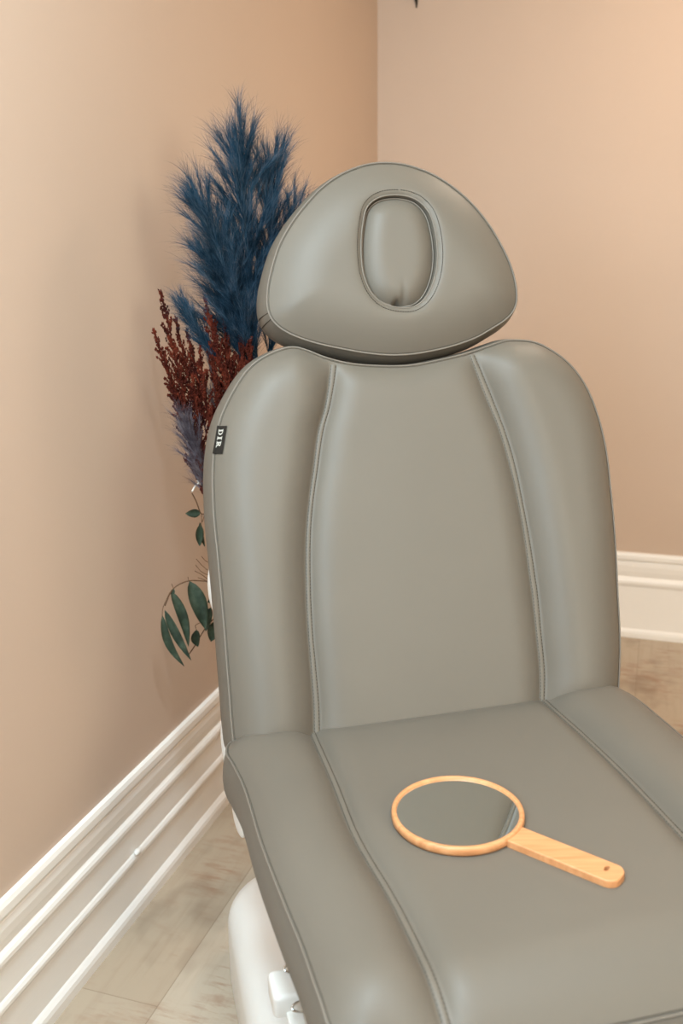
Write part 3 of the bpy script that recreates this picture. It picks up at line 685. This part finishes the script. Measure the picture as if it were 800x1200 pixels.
rust('rust-red cluster of seed spikes furthest left against the wall', (247, 588), [((222, 500), (188, 343), .017), ((212, 490), (180, 388), .013), ((232, 490), (206, 374), .017), ((240, 500), (219, 388), .016), ((246, 500), (234, 408), .015), ((230, 560), (200, 440), .015),
      ((238, 565), (212, 460), .018), ((243, 580), (222, 480), .017), ((244, 590), (226, 520), .012), ((240, 540), (226, 440), .018)], 1.70)
rust('rust-red cluster of seed spikes nearer the backrest, in front of the blue', (262, 560), [((268, 460), (240, 352), .016), ((274, 460), (262, 378), .015), ((264, 490), (243, 402), .015), ((284, 450), (281, 388), .013), ((293, 445), (294, 398), .010),
      ((258, 530), (252, 440), .017), ((274, 490), (268, 405), .016), ((258, 560), (248, 480), .014)], 1.69)
# eucalyptus sprays
def leaf(mb, b_, t_, w, sag, nrm):
    n = 10; d = t_-b_; L = np.linalg.norm(d); d = d/L; s = unit(np.cross(d, nrm)); up = np.cross(s, d); V = []
    for i in range(n+1):
        t = i/n; c = b_+d*L*t+s*sag*math.sin(math.pi*t); wd = w*.5*(math.sin(math.pi*t**.8)**.85 if 0 < t < 1 else 0)+.0002
        for j, q in enumerate((-1, -.5, 0, .5, 1)): V.append(c+s*wd*q+up*(abs(q)*wd*.35))
    for v_ in list(V): V.append(v_-up*.0004)
    m = (n+1)*5; F_ = []
    for i in range(n):
        for j in range(4): a0 = i*5+j; F_ += [(a0, a0+1, a0+6, a0+5), (m+a0+5, m+a0+6, m+a0+1, m+a0)]
        for j in (0, 4): a0 = i*5+j; F_.append((a0, a0+5, m+a0+5, m+a0))
    mb.add(V, F_)
def spray(label, path, leaves, twigs=()):
    NST[0] += 1; root = empty('eucalyptus_stem', VC+vz*VT, label, 'dried plant', None)
    P = [VC+np.array([0, 0, .1]), VC+np.array([-.01, 0, VT])]+[at(*p) for p in path]; mb = Mb(); tube(mb, catmull(P, 8), .0011, 6)
    for tw_ in twigs: tube(mb, catmull([at(*p) for p in tw_], 5), .0006, 5)
    mb.obj('stem', M_stem, root); mb = Mb()
    for (bu, bv), (tu, tv), w, sag, y0, y1 in leaves:
        nr = unit(np.array([0.15, -1, .25])+rv()*.35); leaf(mb, at(bu, bv, y0), at(tu, tv, y1), w, sag, nr)
    mb.obj('foliage', M_leaf, root)
spray('drooping eucalyptus spray with long dark green leaves, lowest on the left', [(300, 700, 1.72), (262, 682, 1.70), (240, 681, 1.69), (220, 681, 1.68), (203, 690, 1.67), (193, 710, 1.66)],
      [((200, 692), (221, 758), .019, -.006, 1.67, 1.66), ((193, 715), (224, 774), .016, .002, 1.665, 1.655), ((190, 721), (216, 781), .015, .009, 1.66, 1.66), ((222, 681), (241, 738), .030, -.003, 1.68, 1.67),
       ((203, 690), (201, 698), .008, 0, 1.67, 1.67), ((246, 700), (256, 706), .016, 0, 1.69, 1.70)],
      [((190, 722, 1.66), (191, 712, 1.66), (199, 694, 1.67)), ((221, 681, 1.68), (220, 676, 1.68)), ((203, 690, 1.67), (201, 684, 1.67))])
spray('eucalyptus sprig with small curled leaves tucked against the backrest edge', [(290, 690, 1.74), (262, 715, 1.72), (243, 733, 1.71), (228, 757, 1.70), (222, 766, 1.70)],
      [((230, 738), (232, 758), .017, .004, 1.70, 1.70), ((247, 712), (241, 740), .018, .002, 1.71, 1.71), ((252, 728), (247, 752), .026, 0, 1.72, 1.71), ((255, 700), (243, 706), .014, 0, 1.72, 1.71), ((262, 722), (250, 738), .02, 0, 1.72, 1.72)],
      [((230, 738, 1.70), (229, 733, 1.70), (234, 730, 1.70))])
spray('small eucalyptus sprig with short oval leaves, highest of the green ones', [(290, 650, 1.74), (262, 612, 1.72), (244, 602, 1.71), (236, 602, 1.70), (230, 588, 1.70), (225, 578, 1.70)],
      [((235, 601), (217, 602), .015, 0, 1.70, 1.69), ((234, 615), (234, 640), .0155, .001, 1.70, 1.70), ((234, 612), (240, 641), .008, .002, 1.71, 1.71), ((244, 604), (240, 598), .010, 0, 1.71, 1.71)],
      [((236, 602, 1.70), (236, 612, 1.70), (234, 618, 1.70)), ((240, 602, 1.71), (237, 612, 1.71)), ((243, 668, 1.72), (236, 662, 1.71), (230, 655, 1.70)), ((246, 675, 1.72), (236, 670, 1.71), (229, 662, 1.70)),
       ((246, 681, 1.72), (237, 674, 1.71), (228, 669, 1.70)), ((250, 690, 1.72), (240, 680, 1.71), (232, 677, 1.70)), ((250, 660, 1.72), (242, 658, 1.71), (236, 652, 1.70))])
tw = empty('bleached_twig', VC+vz*VT, 'small pale bleached twig fork peeping out below the mauve plume', 'dried plant')
mb = Mb(); tube(mb, catmull([VC+np.array([0, 0, .1]), VC+np.array([.01, .01, VT]), at(262, 600, 1.72), at(240, 575, 1.70), at(231, 563, 1.69)], 8), .0016, 6)
tube(mb, catmull([at(233, 566, 1.69), at(229, 569, 1.69), at(225, 576, 1.68)], 5), .0018, 6); mb.obj('twig', M_twig, tw)

# ------------------------------------------------------------------ light
def area(name, loc, target, sx, sy, power, col, shape='RECTANGLE', spread=math.pi):
    l = bpy.data.lights.new(name, 'AREA'); l.shape = shape; l.size = sx; l.size_y = sy; l.energy = power; l.color = col; l.spread = spread
    o = bpy.data.objects.new(name, l); C.objects.link(o); o.location = tuple(loc)
    o.rotation_euler = (Vector(tuple(target))-Vector(tuple(loc))).to_track_quat('-Z', 'Y').to_euler(); return o
LIGHTS = [(60, (.60, .83, 1)), (106, (1, .95, .78)), (36, (.68, .88, 1)), (12, (1, .80, .62)), (22, (.85, .93, 1))]
for (a0, a1, z0, z1), (pw, co) in zip(WINS, LIGHTS):
    wc = hv*((a0+a1)/2)+gv*(YF-.16)+vz*((z0+z1)/2)
    area('window_daylight', wc, wc+gv, a1-a0, z1-z0, pw, co)
for (X_, Y_, wh), (pw, co) in zip(FILL_DOWN, LIGHTS[2:]):
    p = hv*X_+gv*Y_+vz*(ZC-.012); area('fill_downlight', p, p-vz, *((.30, .30) if 'wall' in wh else (.11, .11)), pw, co, 'DISK')  # area lamps of the added ceiling fill lights
w = bpy.data.worlds.new('World'); bpy.context.scene.world = w; w.use_nodes = True
w.node_tree.nodes['Background'].inputs[0].default_value = (.75, .87, 1, 1); w.node_tree.nodes['Background'].inputs[1].default_value = 1.

# ------------------------------------------------------------------ camera
cd = bpy.data.cameras.new('camera'); cam = bpy.data.objects.new('camera', cd); C.objects.link(cam)
cd.sensor_fit = 'VERTICAL'; cd.sensor_height = 36; cd.lens = F_PX/1200*36; cd.clip_start = .05
Uc = Vector((0, math.sin(PITCH), math.cos(PITCH))); X = Vector((1, 0, 0)); Fw = Vector((0, math.cos(PITCH), -math.sin(PITCH)))
c, s = math.cos(ROLL), math.sin(ROLL); Rr = X*c+Uc*s; Uu = Uc*c-X*s
cam.matrix_world = Matrix(((Rr.x, Uu.x, -Fw.x, 0), (Rr.y, Uu.y, -Fw.y, 0), (Rr.z, Uu.z, -Fw.z, CAM_Z), (0, 0, 0, 1)))
cd.dof.use_dof = True; cd.dof.focus_distance = 1.5; cd.dof.aperture_fstop = 4.5
sc = bpy.context.scene; sc.camera = cam
sc.view_settings.view_transform = 'Standard'; sc.view_settings.look = 'None'; sc.view_settings.gamma = 1; sc.view_settings.use_curve_mapping = False
sc.view_settings.exposure = -0.08
